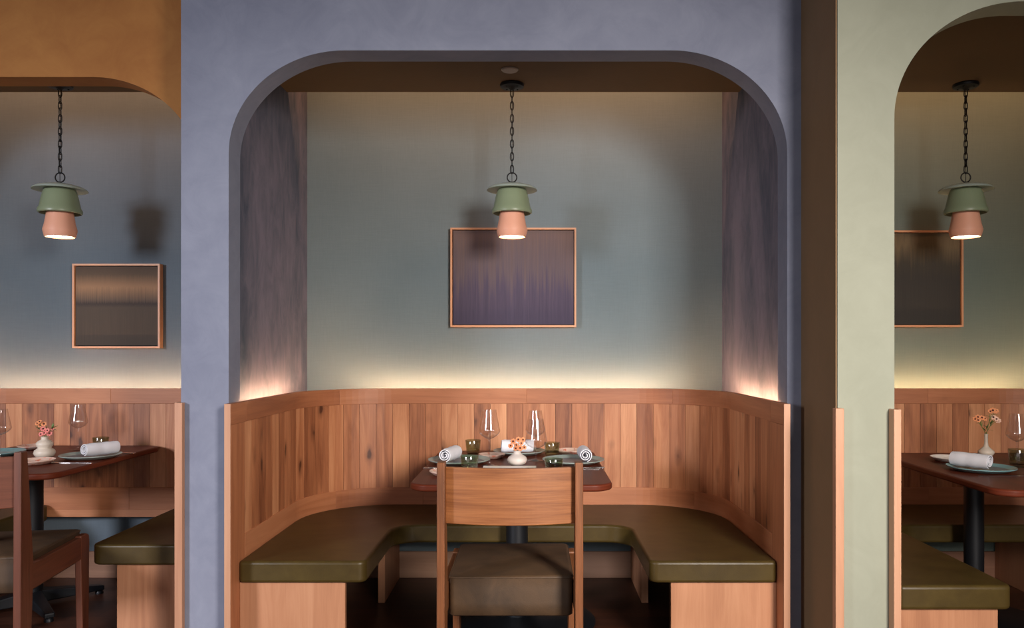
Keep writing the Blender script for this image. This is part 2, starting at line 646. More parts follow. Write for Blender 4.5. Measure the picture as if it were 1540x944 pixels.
class Path:
    """U shaped plan line: up the left side, round both corners, down the right side."""
    def __init__(s, xl, xr, yf, yb, R):
        s.xl, s.xr, s.yf, s.yb, s.R = xl, xr, yf, yb, R
        s.a = yb - R - yf
        s.b = s.a + R * PI / 2
        s.c = s.b + (xr - xl - 2 * R)
        s.d = s.c + R * PI / 2
        s.L = s.d + s.a

    def at(s, t, off=0.0):
        """point at arc length t, pushed outward by off"""
        R = s.R
        if t <= s.a:
            return (s.xl - off, s.yf + t)
        if t <= s.b:
            th = (t - s.a) / R
            return (s.xl + R - (R + off) * math.cos(th), s.yb - R + (R + off) * math.sin(th))
        if t <= s.c:
            return (s.xl + R + t - s.b, s.yb + off)
        if t <= s.d:
            th = (t - s.c) / R
            return (s.xr - R + (R + off) * math.sin(th), s.yb - R + (R + off) * math.cos(th))
        return (s.xr + off, s.yb - R - (t - s.d))

    def steps(s, t0, t1, k=0.035):
        ts = [t0]
        n = max(1, int((t1 - t0) / k))
        for i in range(1, n):
            ts.append(t0 + (t1 - t0) * i / n)
        ts.append(t1)
        return ts

    def strip(s, g, t0, t1, z0, z1, d0, d1, grain='z', rnd=None, k=0.035):
        if rnd is None:
            rnd = random.random()
        ts = s.steps(t0, t1, k)
        base = len(g.v)
        for t in ts:
            a, b = s.at(t, d0), s.at(t, d1)
            g.v += [(a[0], a[1], z0), (a[0], a[1], z1), (b[0], b[1], z1), (b[0], b[1], z0)]
        zz = [z0, z1, z1, z0]
        for i in range(len(ts) - 1):
            A, B = base + 4 * i, base + 4 * i + 4
            for e, (p, q) in enumerate(((0, 1), (1, 2), (2, 3), (3, 0))):
                def U(tt, w):
                    h = zz[w] + (0.013 * w if zz[p] == zz[q] else 0)
                    return (tt, h) if grain == 'z' else (h, tt)
                g.face([A + p, B + p, B + q, A + q], [U(ts[i], p), U(ts[i + 1], p), U(ts[i + 1], q), U(ts[i], q)], rnd)
        for b0, fl in ((base, False), (base + 4 * (len(ts) - 1), True)):
            q = [b0, b0 + 1, b0 + 2, b0 + 3]
            uvs = [(0, z0), (0, z1), (0.02, z1), (0.02, z0)]
            g.face(q if fl else q[::-1], uvs if fl else uvs[::-1], rnd)


def rounded(pts, rads, seg=6):
    out = []
    n = len(pts)
    for i in range(n):
        p = Vector(pts[i])
        r = rads[i]
        if r <= 0:
            out.append(tuple(p))
            continue
        a = (Vector(pts[i - 1]) - p).normalized()
        b = (Vector(pts[(i + 1) % n]) - p).normalized()
        ang = a.angle(b)
        d = r / math.tan(ang / 2)
        c = p + (a + b).normalized() * (r / math.sin(ang / 2))
        s0 = p + a * d - c
        s1 = p + b * d - c
        a0 = math.atan2(s0.y, s0.x)
        a1 = math.atan2(s1.y, s1.x)
        da = a1 - a0
        while da > PI:
            da -= 2 * PI
        while da < -PI:
            da += 2 * PI
        for k in range(seg + 1):
            th = a0 + da * k / seg
            out.append((c.x + r * math.cos(th), c.y + r * math.sin(th)))
    return out


def banquette(label, xl, xr, yf, R, seats, fins, fronts, loc, lower_rail, t_in=0.022, hide=None):
    root = thing('banquette', label, 'banquette', loc)
    P = Path(xl, xr, yf, FACE, R)
    zt, zb = TOP - 0.083, 0.527
    st = 0.15
    # planks
    g = MB()
    t = st
    w = 0.0888
    n = int(round((P.L - 2 * st) / w))
    w = (P.L - 2 * st) / n
    last = 0.5
    for i in range(n):
        r_ = random.random()
        while abs(r_ - last) < 0.14:
            r_ = random.random()
        last = r_
        P.strip(g, t + i * w + 0.0008, t + (i + 1) * w - 0.0008, zb - 0.01, zt + 0.01, 0.003, t_in, 'z', 0.2 + 0.62 * r_, 0.03)
    g.build('plank_panel', M['oak'], root, True)
    # dark backing
    g = MB(); P.strip(g, 0.02, P.L - 0.02, zb - 0.005, zt + 0.005, t_in + 0.001, t_in + 0.004, 'z', 0.3)
    g.build('backing', M['brown'], root, True)
    # rails
    g = MB()
    cuts = [0.0, st + 0.02, P.a + P.R * 0.85, P.b + 0.55 * (P.c - P.b), P.c + P.R * 0.5, P.L - st - 0.02, P.L]
    for a, b in zip(cuts, cuts[1:]):
        P.strip(g, a, b, zt, TOP, -0.0015, 0.03 if False else t_in + 0.004, 'x', 0.3 + 0.4 * random.random())
    g.build('top_rail', M['rail'], root, True, bevel=0.0015)
    g = MB()
    cuts = [st, P.a + P.R * 0.8, P.b + 0.15, P.c - 0.35, P.c + P.R * 0.8, P.L - st]
    for a, b in zip(cuts, cuts[1:]):
        P.strip(g, a, b, SEAT - 0.03, zb, -0.0015, t_in + 0.004, 'x', 0.3 + 0.4 * random.random())
    g.build('bottom_rail', M['rail'], root, True, bevel=0.0015)
    if lower_rail:
        g = MB()
        P.strip(g, st, P.L - st, 0.364, SEAT - 0.03, -0.0015, t_in + 0.004, 'x', 0.75)
        g.build('lower_rail', M['rail'], root, True, bevel=0.0015)
    for a, b in ((0, st), (P.L - st, P.L)):
        g = MB(); P.strip(g, a, b, 0, zt - 0.0005, -0.0015, t_in, 'z', 0.45)
        g.build('stile', M['rail'], root, True, bevel=0.0015)
    for a, b in ((st + 0.001, P.a), (P.d, P.L - st - 0.001)):
        g = MB(); P.strip(g, a, b, 0, SEAT - 0.031, 0, t_in, 'z', 0.4)
        g.build('side_panel', M['rail'], root, True)
    # ends
    for x, sgn in ((xl, -1), (xr, 1)):
        g = MB()
        a, b = sorted((x, x + sgn * t_in))
        g.box(a - 0.001, b + 0.001, yf - 0.006, yf - 0.0005, 0, TOP, 'z', 0.6)
        g.build('end_cap', M['edge'], root, True)
    # ledge and light strip behind the top rail
    g = MB()
    P.strip(g, 0.1, P.L - 0.1, 1.02, 1.03, t_in + 0.005, t_in + 0.02, 'x', 0.5)
    g.build('ledge', M['rail'], root, True)
    g = MB()
    P.strip(g, 0.22, P.L - 0.22, 1.048, 1.056, t_in + 0.0075, t_in + 0.0165, 'x', 0.5)
    g.build('light_strip', M['led'], root, True)
    # cushions
    for outline in seats(P):
        g = MB(); g.poly(outline, SEAT - 0.088, SEAT)
        g.build('seat_cushion', M['cushion'], root, True, bevel=0.013, segs=4, smooth=True)
    for (a, b, y0, y1) in fins:
        g = MB(); g.box(a, b, y0, y1, 0, SEAT - 0.09, 'z', 0.5)
        g.build('support_panel', M['ply'], root, True, bevel=0.002)
    for (a, b, y0) in fronts:
        g = MB(); g.box(a, b, y0, y0 + 0.025, 0, SEAT - 0.09, 'z', 0.5)
        g.build('front_panel', M['ply'], root, True, bevel=0.002)
    return root


def u_seat(yf, di, yi, full=True):
    def f(P):
        o = -0.003
        pts = [P.at(t, o) for t in [yf - P.yf] + P.steps(P.a, P.b, 0.05) + P.steps(P.c, P.d, 0.05)] + [P.at(P.L - (yf - P.yf), o)]
        xl, xr = P.xl + di, P.xr - di
        inner = [(xr, yf), (xr, yi), (xl, yi), (xl, yf)]
        n = len(pts)
        allp = pts + inner
        rads = [0.02] + [0] * (n - 2) + [0.02] + [0.035, 0.12, 0.12, 0.035]
        return [rounded(allp, rads)]
    return f


banquette('curved U-shaped oak banquette with olive leather seat inside the blue middle arch',
          -1.187, 0.983, 3.13, 0.43, u_seat(3.20, 0.515, 3.87),
          [(-0.788, -0.753, 4.05, BACK - 0.017), (0.549, 0.584, 4.05, BACK - 0.017)],
          [(-1.185, -0.76, 3.222), (0.556, 0.981, 3.222)], (-0.102, 3.9, 0), False)


def left_seats(P):
    o = -0.003
    r = [P.at(P.L - (3.47 - P.yf), o)] + [P.at(t, o) for t in reversed(P.steps(P.c, P.d, 0.05))] + [(-1.93, FACE + o), (-1.93, 3.47)]
    l = [P.at(3.6 - P.yf, o)] + [P.at(t, o) for t in P.steps(P.a, P.b, 0.05)] + [(-2.66, FACE + o), (-2.66, 3.9), (-2.86, 3.9), (-2.86, 3.6)]
    return [rounded(r, [0.02] + [0] * (len(r) - 3) + [0.01, 0.05]), rounded(l, [0.02] + [0] * (len(l) - 5) + [0.04, 0.06, 0.06, 0.04])]


banquette('oak banquette with separate dark leather benches beneath the ochre arch at left',
          -3.31, -1.446, 3.23, 0.43, left_seats, [(-2.86, -2.83, 4.05, BACK - 0.017)],
          [(-1.824, -1.448, 3.495), (-3.3, -2.98, 3.62)], (-2.38, 3.9, 0), True)
banquette('oak banquette with olive leather seat inside the sage green arch at right',
          1.312, 2.958, 2.855, 0.43, u_seat(2.866, 0.415, 3.87),
          [(1.63, 1.665, 4.05, BACK - 0.017), (2.6, 2.635, 4.05, BACK - 0.017)],
          [(1.314, 1.683, 2.89), (2.59, 2.955, 2.89)], (2.135, 3.9, 0), False)

# ------------------------------------------------------------------ tables
def table(label, cx, y0, y1, cross=False, bx=0.0, by=0.0, cr=0.052):
    cy = (y0 + y1) / 2
    root = thing('dining_table', label, 'table', (cx, cy, 0))
    hw, hl = 0.40, (y1 - y0) / 2
    out = rounded([(-hw, -hl), (hw, -hl), (hw, hl), (-hw, hl)], [0.085] * 4, 10)
    g = MB(); g.poly(out, 0.732, 0.76, rnd=0.45, grain='y')
    g.build('table_top', M['table'], root, bevel=0.008, segs=3, smooth=True)
    g = MB(); g.lathe([(0, 0.016), (cr, 0.016), (cr, 0.724), (0, 0.724)], 32, (bx, by, 0))
    g.build('column', M['black'], root, smooth=True)
    g = MB(); g.box(bx - 0.17, bx + 0.17, by - 0.03, by + 0.03, 0.722, 0.7315); g.box(bx - 0.03, bx + 0.03, by - 0.25, by + 0.25, 0.722, 0.7315)
    g.build('top_bracket', M['black'], root, bevel=0.002)
    if not cross:
        g = MB(); g.lathe([(0, 0), (0.368, 0), (0.372, 0.006), (0.36, 0.012), (0.10, 0.018), (0.06, 0.03), (0.0, 0.03)], 64, (bx, by, 0))
        g.build('base_plate', M['black'], root, smooth=True)
    else:
        for a in (0.0, PI / 2, PI, 1.5 * PI):
            g = MB()
            d = Vector((math.cos(a + PI / 4), math.sin(a + PI / 4), 0))
            n_ = Vector((-d.y, d.x, 0))
            def pt(r, w, z):
                q = d * r + n_ * w
                return (q.x + bx, q.y + by, z)
            g.hexa([pt(0.03, -0.035, 0.02), pt(0.03, 0.035, 0.02), pt(0.03, 0.035, 0.085), pt(0.03, -0.035, 0.085),
                    pt(0.33, -0.022, 0.018), pt(0.33, 0.022, 0.018), pt(0.33, 0.022, 0.042), pt(0.33, -0.022, 0.042)], lambda v: (v[0], v[1]))
            f_ = g.build('base_foot', M['black'], root, bevel=0.006)
            g = MB(); e = d * 0.31
            g.lathe([(0, 0), (0.02, 0), (0.02, 0.01), (0.012, 0.02), (0, 0.02)], 16, (e.x + bx, e.y + by, 0))
            g.build('glide', M['black'], f_, smooth=True)
    return root


table('dark walnut table on round black base in front of the middle blue booth', -0.0875, 3.09, 4.16, bx=0.01, by=0.16)
table('dark walnut table on black cross base in the left ochre booth', -2.43, 3.36, 4.385, True, -0.08, 0.12)
table('dark walnut table on black column in the right sage booth', 2.135, 2.97, 4.07, bx=-0.07, by=0.22, cr=0.043)
TZ = 0.76

# ------------------------------------------------------------------ chairs
def chair():
    root = thing('dining_chair', '', 'chair')
    W = 0.245
    for sx in (-1, 1):
        a, b = sorted((sx * W, sx * (W - 0.027)))
        g = MB()
        # rear post, leaning front edge
        prof = [(-0.305, 0), (-0.235, 0), (-0.205, 0.40), (-0.205, 0.50), (-0.250, 0.905), (-0.297, 0.905), (-0.300, 0.5)]
        g.poly([(y, z) for y, z in prof], a, b, 'x', grain='z', rnd=0.4)
        g.build('rear_leg', M['chair'], root, bevel=0.003)
        g = MB()
        prof = [(0.245, 0), (0.305, 0), (0.315, 0.44), (0.308, 0.466), (0.285, 0.476), (0.225, 0.476), (0.225, 0.37)]
        g.poly(prof, a, b, 'x', grain='z', rnd=0.45)
        g.build('front_leg', M['chair'], root, bevel=0.004)
        g = MB(); g.box(a + 0.001, b - 0.001, -0.21, 0.24, 0.375, 0.470, 'y', 0.45)
        g.build('side_rail', M['chair'], root, bevel=0.002)
    g = MB(); g.box(-W + 0.027, W - 0.027, 0.27, 0.298, 0.35, 0.43, 'x', 0.4)
    g.build('front_rail', M['chair'], root, bevel=0.002)
    # curved back slat
    g = MB()
    n = 24
    hw = W - 0.026
    base = len(g.v)
    for i in range(n + 1):
        x = -hw + 2 * hw * i / n
        u = x / hw
        y = -0.262 - 0.040 * (1 - u * u)
        lift = 0.0
        g.v += [(x, y, 0.695), (x, y, 0.886), (x, y + 0.018, 0.886), (x, y + 0.018, 0.695)]
    for i in range(n):
        A, B = base + 4 * i, base + 4 * i + 4
        for p_, q_ in ((0, 1), (1, 2), (2, 3), (3, 0)):
            idx = [A + p_, B + p_, B + q_, A + q_]
            g.face(idx, [(g.v[k][2] + 0.1 * (g.v[k][1] > -0.25), g.v[k][0]) for k in idx], 0.62)
    for b0 in (base, base + 4 * n):
        g.face([b0, b0 + 1, b0 + 2, b0 + 3], [(0, 0)] * 4, 0.6)
    g.build('backrest', M['chair'], root, bevel=0.003)
    # cushion
    g = MB()
    hw = W - 0.029
    nx, ny = 12, 12
    y0, y1 = -0.180, 0.300
    def top(x, y):
        u, v = x / hw, (y - (y0 + y1) / 2) / ((y1 - y0) / 2)
        return 0.489 + 0.015 * (1 - abs(u) ** 3) * (1 - abs(v) ** 4) + 0.004 * math.sin(9 * x + 3) * math.sin(11 * y)
    out = rounded([(-hw, y0), (hw, y0), (hw, y1), (-hw, y1)], [0.02] * 4, 4)
    cx, cy = 0, (y0 + y1) / 2
    levels = [(0.97, 0.352), (1.0, 0.358), (1.0, 0.40), (1.003, 0.45), (1.0, 0.482)]
    rings = []
    for s_, z in levels:
        rings.append([(cx + (x - cx) * s_, cy + (y - cy) * s_, z) for x, y in out])
    rings.append([(cx + (x - cx) * 1.006, cy + (y - cy) * 1.006, 0.488) for x, y in out])
    for s_ in (0.985, 0.95, 0.85, 0.65, 0.4, 0.15):
        rings.append([(cx + (x - cx) * s_, cy + (y - cy) * s_, top(cx + (x - cx) * s_, cy + (y - cy) * s_) + 0.003) for x, y in out])
    idx = []
    for rg in rings:
        b_ = len(g.v)
        g.v += rg
        idx.append(list(range(b_, b_ + len(rg))))
    m_ = len(out)
    for a, b in zip(idx, idx[1:]):
        for k in range(m_):
            l = (k + 1) % m_
            g.face([a[k], a[l], b[l], b[k]], [(0, 0)] * 4, 0.5)
    g.face(idx[0][::-1], [(0, 0)] * m_, 0.5)
    g.face(idx[-1], [(0, 0)] * m_, 0.5)
    cu = g.build('seat_cushion', M['suede'], root, smooth=True, angle=60)
    g = MB(); g.tube([(x * 1.007, cy + (y - cy) * 1.007, 0.487) for x, y in out], 0.0022, 6, closed=True)
    g.build('piping', M['suede'], cu, smooth=True)
    return root


ch = chair()
ch.location = (-0.078, 2.965, 0)
ch['label'] = 'oak dining chair seen from behind, centred at the middle table'
ch2 = dup(ch, (-2.17, 3.2, 0), math.radians(8), 'oak dining chair in a darker, redder tone, cut off by the left edge, at the left table')

M['chair_darker'] = wood('chair_oak_darker', lin(72, 37, 24), lin(102, 56, 38), lin(128, 74, 52), 0.42, 1.3, 0.0, 0.9)  # chair oak in a darker, redder tone, for the left chair only
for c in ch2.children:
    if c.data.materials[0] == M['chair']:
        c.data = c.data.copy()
        c.data.materials[0] = M['chair_darker']

# ------------------------------------------------------------------ pendants
def link_pts(cz, a, b, flat):
    pts = []
    for k in range(20):
        t = 2 * PI * k / 20
        w = a * math.sin(t)
        h = b * math.cos(t)
        h += (0.006 if h > 0 else -0.006)
        pts.append((w, 0, cz + h) if flat else (0, w, cz + h))
    return pts


def pendant():
    root = thing('pendant_lamp', '', 'lamp')
    z0 = CEIL
    g = MB(); g.lathe([(0, 0), (0.058, 0), (0.061, -0.006), (0.058, -0.016), (0.02, -0.02), (0.008, -0.03), (0, -0.03)], 40, (0, 0, z0))
    cn = g.build('canopy', M['chain'], root, smooth=True)
    for k in range(4):
        a = PI / 4 + k * PI / 2
        g = MB()
        g.lathe([(0, -0.0175), (0.005, -0.019), (0.004, -0.022), (0, -0.023)], 10, (0.038 * math.cos(a), 0.038 * math.sin(a), z0))
        g.build('screw', M['chain'], cn, smooth=True)
    g = MB()
    ztop, zbot = z0 - 0.03, 2.175
    n = 13
    for k in range(n):
        zc = ztop + (zbot - ztop) * (k + 0.5) / n
        g.tube(link_pts(zc, 0.0085, 0.0155, k % 2 == 0), 0.0025, 6, closed=True)
    g.build('chain', M['chain'], root, smooth=True)
    g = MB(); g.tube([(0.0005, 0.003, ztop), (0.002, 0.001, 2.4), (-0.001, -0.002, 2.25), (0, 0, 2.11)], 0.0016, 6)
    g.build('cord', M['chain'], root, smooth=True)
    g = MB()
    g.tube([(0.024 * math.sin(2 * PI * k / 28), 0, 2.150 + 0.024 * math.cos(2 * PI * k / 28)) for k in range(28)], 0.0032, 8, closed=True)
    g.build('ring', M['chain'], root, smooth=True)
    g = MB(); g.lathe([(0, 2.118), (0.02, 2.119), (0.07, 2.112), (0.105, 2.102), (0.122, 2.092), (0.126, 2.085), (0.118, 2.085), (0.06, 2.092), (0, 2.094)], 56)
    g.build('disc_shade', M['grey_disc'], root, smooth=True)
    g = MB(); g.lathe([(0, 2.092), (0.068, 2.092), (0.074, 2.082), (0.084, 2.045), (0.093, 2.0), (0.101, 1.985), (0.1, 1.972), (0.094, 1.968), (0.09, 1.985), (0.07, 2.07), (0.05, 2.082), (0, 2.082)], 56)
    g.build('bowl_shade', M['green_sh'], root, smooth=True, angle=50)
    g = MB(); g.lathe([(0, 2.075), (0.048, 2.07), (0.054, 2.02), (0.060, 1.975), (0.070, 1.915), (0.0775, 1.886), (0.077, 1.880), (0.070, 1.852), (0.066, 1.850), (0.066, 1.856), (0.072, 1.882), (0.056, 1.975), (0.045, 2.06), (0, 2.065)], 56)
    g.build('cone_shade', M['peach_sh'], root, smooth=True, angle=30)
    g = MB(); g.lathe([(0, 1.858), (0.0655, 1.858), (0.0655, 1.861), (0, 1.861)], 40)
    g.build('diffuser', M['lampglow'], root)
    return root


pd = pendant()
pd.location = (-0.107, 4.013, 0)
pd['label'] = 'stacked sage and peach pendant lamp hanging in front of the wide middle picture'
dup(pd, (-2.38, 4.013, 0), 0, 'stacked ceramic pendant lamp on a chain beneath the ochre arch at left')
dup(pd, (2.175, 4.013, 0), 0, 'stacked ceramic pendant lamp on a chain beneath the sage arch at right')
g = MB(); g.lathe([(0, 0), (0.04, 0), (0.041, -0.004), (0.036, -0.009), (0, -0.011)], 36)
o = g.build('sprinkler_cover', M['white'], smooth=True)
o.location = (-0.112, 3.80, CEIL)
tag(o, 'small grey round cover plate on the brown ceiling above the middle lamp', 'sprinkler cover')

# ------------------------------------------------------------------ pictures
def art_mat(name, kind):
    m, nt, p = new_mat(name)
    tc = nt.nodes.new('ShaderNodeTexCoord')
    sep = nt.nodes.new('ShaderNodeSeparateXYZ')
    nt.links.new(tc.outputs['Generated'], sep.inputs[0])
    z = sep.outputs[2]
    st = noise(nt, mapping(nt, tc.outputs['Generated'], (38, 1, 0.7)), 1.0, 4, 0.7)
    st2 = noise(nt, mapping(nt, tc.outputs['Generated'], (95, 1, 2)), 1.0, 3, 0.6)
    if kind == 'violet':
        r = ramp(nt, [(0.0, lin(66, 58, 78)), (0.34, lin(78, 68, 88)), (0.56, lin(98, 84, 90)), (1.0, lin(108, 88, 84))])
        zz = math_node(nt, 'ADD', z, math_node(nt, 'MULTIPLY', math_node(nt, 'SUBTRACT', st.outputs[0], 0.5), 1.1))
        nt.links.new(zz, r.inputs[0])
    elif kind == 'bronze':
        r = ramp(nt, [(0.0, lin(70, 60, 52)), (0.48, lin(76, 66, 58)), (0.53, lin(58, 50, 48)), (0.58, lin(96, 80, 68)), (0.74, lin(150, 116, 88)), (0.9, lin(88, 72, 58)), (1.0, lin(76, 62, 52))])
        zz = math_node(nt, 'ADD', z, math_node(nt, 'MULTIPLY', math_node(nt, 'SUBTRACT', st2.outputs[0], 0.5), 0.12))
        nt.links.new(zz, r.inputs[0])
    else:
        r = ramp(nt, [(0.0, lin(52, 48, 44)), (0.5, lin(54, 50, 46)), (0.66, lin(64, 57, 47)), (0.86, lin(112, 94, 68)), (1.0, lin(98, 82, 60))])
        zz = math_node(nt, 'ADD', z, math_node(nt, 'MULTIPLY', math_node(nt, 'SUBTRACT', st.outputs[0], 0.5), 0.35))
        nt.links.new(zz, r.inputs[0])
    d = ramp(nt, [(0.3, (0.82, 0.82, 0.84, 1)), (0.7, (1.1, 1.08, 1.06, 1))])
    nt.links.new(st2.outputs[0], d.inputs[0])
    nt.links.new(mixc(nt, 0.7, r.outputs[0], d.outputs[0], 'MULTIPLY'), p.inputs['Base Color'])
    p.inputs['Roughness'].default_value = 0.8
    return m


M['frame'] = wood('frame_wood', lin(184, 126, 90), lin(208, 150, 112), lin(222, 168, 130), 0.45, 0.8, 0)


def picture(label, cx, cz, w, h, mat):
    root = thing('framed_picture', label, 'picture', (cx, BACK, cz))
    t, d = 0.010, 0.042
    g = MB()
    g.box(-w / 2, -w / 2 + t, -d, 0, -h / 2, h / 2, 'z', 0.5)
    g.box(w / 2 - t, w / 2, -d, 0, -h / 2, h / 2, 'z', 0.5)
    g.box(-w / 2 + t, w / 2 - t, -d, 0, h / 2 - t, h / 2, 'x', 0.5)
    g.box(-w / 2 + t, w / 2 - t, -d, 0, -h / 2, -h / 2 + t, 'x', 0.5)
    g.build('frame', M['frame'], root)
    g = MB(); g.box(-w / 2 + t + 0.004, w / 2 - t - 0.004, -0.032, -0.004, -h / 2 + t + 0.004, h / 2 - t - 0.004)
    g.build('canvas', mat, root, bevel=0.002)


picture('wide framed picture of violet vertical streaks on the middle back wall', -0.112, 1.690, 0.705, 0.556, art_mat('art_violet', 'violet'))
picture('square framed picture with a bronze band on the left booth wall', -2.338, 1.530, 0.490, 0.472, art_mat('art_bronze', 'bronze'))
picture('framed dark olive picture half hidden by the sage arch at right', 2.055, 1.683, 0.71, 0.540, art_mat('art_olive', 'olive'))

# ------------------------------------------------------------------ tableware
def plate(name, label, loc, dia, rim, well, group=None):
    R = dia / 2
    g = MB()
    prof = [(0, 0.006, 1), (R * 0.70, 0.006, 1), (R * 0.80, 0.010, 0), (R * 0.97, 0.019, 0), (R, 0.021, 0), (R, 0.0175, 0),
            (R * 0.95, 0.0145, 0), (R * 0.76, 0.003, 0), (R * 0.6, 0.0, 0), (R * 0.0, 0.0, 0)]
    g.lathe(prof, 64)
    o = g.build(name, [rim, well], smooth=True, angle=45)
    o.location = loc
    return tag(o, label, 'plate', group)


def napkin(label, loc, rotz, L=0.165, R=0.030):
    g = MB()
    turns, n = 2.6, 72
    pitch = R / (turns + 0.35)
    prof = []
    for i in range(n + 1):
        th = 2 * PI * turns * i / n
        r_ = 0.004 + (R - 0.004) * i / n
        ph = th - 2 * PI * turns - PI / 2 - 0.3
        prof.append((r_ * math.cos(ph), r_ * math.sin(ph), th))
    th_ = pitch * 0.36
    segs = 10
    rows = []
    for j in range(segs + 1):
        x = -L / 2 + L * j / segs
        wob = 1 + 0.03 * math.sin(j * 1.7 + rotz * 3)
        e = 0.93 if j in (0, segs) else 1.0
        ro, ri = [], []
        for (py, pz, t) in prof:
            rr = math.hypot(py, pz)
            k = wob * e
            g.v.append((x + 0.0025 * math.sin(t), py * k * (rr + th_) / max(rr, 1e-4) if rr > 0.006 else py * k, R + (pz * k * (rr + th_) / max(rr, 1e-4) if rr > 0.006 else pz * k)))
            ro.append(len(g.v) - 1)
            g.v.append((x + 0.0025 * math.sin(t), py * k, R + pz * k))
            ri.append(len(g.v) - 1)
        rows.append((ro, ri))
    for j in range(segs):
        (a, b), (c, d) = rows[j], rows[j + 1]
        for i in range(n):
            g.face([a[i], a[i + 1], c[i + 1], c[i]], [(0, 0)] * 4, 0.5)
            g.face([b[i], d[i], d[i + 1], b[i + 1]], [(0, 0)] * 4, 0.5)
        g.face([a[n], b[n], d[n], c[n]], [(0, 0)] * 4, 0.5)
        g.face([a[0], c[0], d[0], b[0]], [(0, 0)] * 4, 0.5)
    for j in (0, segs):
        a, b = rows[j]
        for i in range(n):
            g.face([a[i], b[i], b[i + 1], a[i + 1]], [(0, 0)] * 4, 0.5)
    o = g.build('napkin', M['cloth'], smooth=True, angle=50)
    o.location = loc
    o.rotation_euler = (0, 0, rotz)
    return tag(o, label, 'napkin', None)


def glass_mesh():
    root = thing('wine_glass', '', 'wine glass')
    t = 0.0011
    g = MB()
    out = [(0.006, 0.113), (0.018, 0.118), (0.034, 0.128), (0.0445, 0.140), (0.0465, 0.148), (0.0445, 0.158), (0.039, 0.185), (0.034, 0.21), (0.030, 0.237)]
    inn = [(r_ - t, z_ + (t if i < 3 else 0)) for i, (r_, z_) in enumerate(out)][::-1]
    g.lathe([(0, 0.1125)] + out + inn + [(0, 0.1145)], 40)
    g.build('bowl', M['glass'], root, smooth=True)
    g = MB(); g.lathe([(0, 0.0), (0.036, 0.0), (0.0365, 0.0015), (0.02, 0.004), (0.006, 0.009), (0.0035, 0.02), (0.003, 0.06), (0.0034, 0.1), (0.006, 0.1125), (0, 0.1125)], 32)
    g.build('stem', M['glass'], root, smooth=True)
    return root


def tumbler_mesh():
    g = MB()
    g.lathe([(0, 0), (0.029, 0), (0.032, 0.003), (0.0345, 0.02), (0.0395, 0.068), (0.0385, 0.0695), (0.037, 0.068), (0.032, 0.024), (0.028, 0.014), (0, 0.012)], 40)
    o = g.build('tumbler', M['smoke'], smooth=True)
    return tag(o, '', 'tumbler')


def at(px, y, z=TZ):
    return ((px), y, z)


# --- middle table
plate('dinner_plate', 'grey-green dinner plate at the left of the middle table', (-0.342, 3.69, TZ), 0.286, M['plate_rim'], M['plate_well'])
plate('dinner_plate', 'grey-green dinner plate at the right of the middle table', (0.185, 3.69, TZ), 0.286, M['plate_rim'], M['plate_well'])
plate('dinner_plate', 'grey-green dinner plate at the back of the middle table behind the flowers', (-0.07, 4.01, TZ), 0.26, M['plate_rim'], M['plate_well'])
plate('bread_plate', 'small blush bread plate behind the left wine glass on the middle table', (-0.20, 3.86, TZ), 0.13, M['bread'], M['bread'])
plate('bread_plate', 'small blush bread plate at the back right of the middle table', (0.185, 4.03, TZ), 0.15, M['bread'], M['bread'])
plate('bread_plate', 'small blush bread plate at the front left of the middle table, half behind chair', (-0.353, 3.33, TZ), 0.16, M['bread'], M['bread'])
NZ = TZ + 0.014
napkin('rolled white napkin on the left plate of the middle table', (-0.385, 3.70, NZ), math.radians(77), 0.165)
napkin('rolled white napkin on the right plate of the middle table, end towards the room', (0.235, 3.70, NZ), math.radians(92), 0.15)
napkin('rolled white napkin on the back plate of the middle table behind the orange flowers', (-0.08, 4.01, NZ), math.radians(3), 0.16)

wg = glass_mesh()
wg.location = (-0.198, 3.60, TZ); wg.scale = (1.05, 1.05, 1.07)
wg['label'] = 'clear wine glass on the middle table left of the small vase'
dup(wg, (0.010, 3.77, TZ), 0, 'clear wine glass on the middle table right of the vase, the rear one of two', scale=1.0)
dup(wg, (0.012, 3.30, TZ), 0, 'clear wine glass nearest the chair back on the middle table, front of two', scale=1.0)
dup(wg, (-2.378, 4.17, TZ), 0, 'clear wine glass on the left table behind the plate with napkin', scale=1.0)
dup(wg, (-2.577, 3.86, TZ), 0, 'clear wine glass cut off by the left edge of the picture', scale=1.0)
dup(wg, (2.165, 3.57, TZ), 0, 'clear wine glass on the right table beside the bottle vase', scale=1.0)

tb = tumbler_mesh()
tb.location = (-0.304, 4.03, TZ)
tb['label'] = 'smoky tumbler at the back left of the middle table'
for loc, lab in (((-0.274, 3.43, TZ), 'smoky tumbler in front of the left plate on the middle table'),
                 ((0.092, 3.92, TZ), 'smoky tumbler at the back right of the middle table'),
                 ((0.086, 3.33, TZ), 'smoky tumbler in front of the right plate on the middle table'),
                 ((-2.25, 4.15, TZ), 'smoky tumbler behind the napkin on the left table'),
                 ((2.215, 3.65, TZ), 'smoky tumbler beside the wine glass on the right table')):
    c = dup(tb, loc, 0, lab)


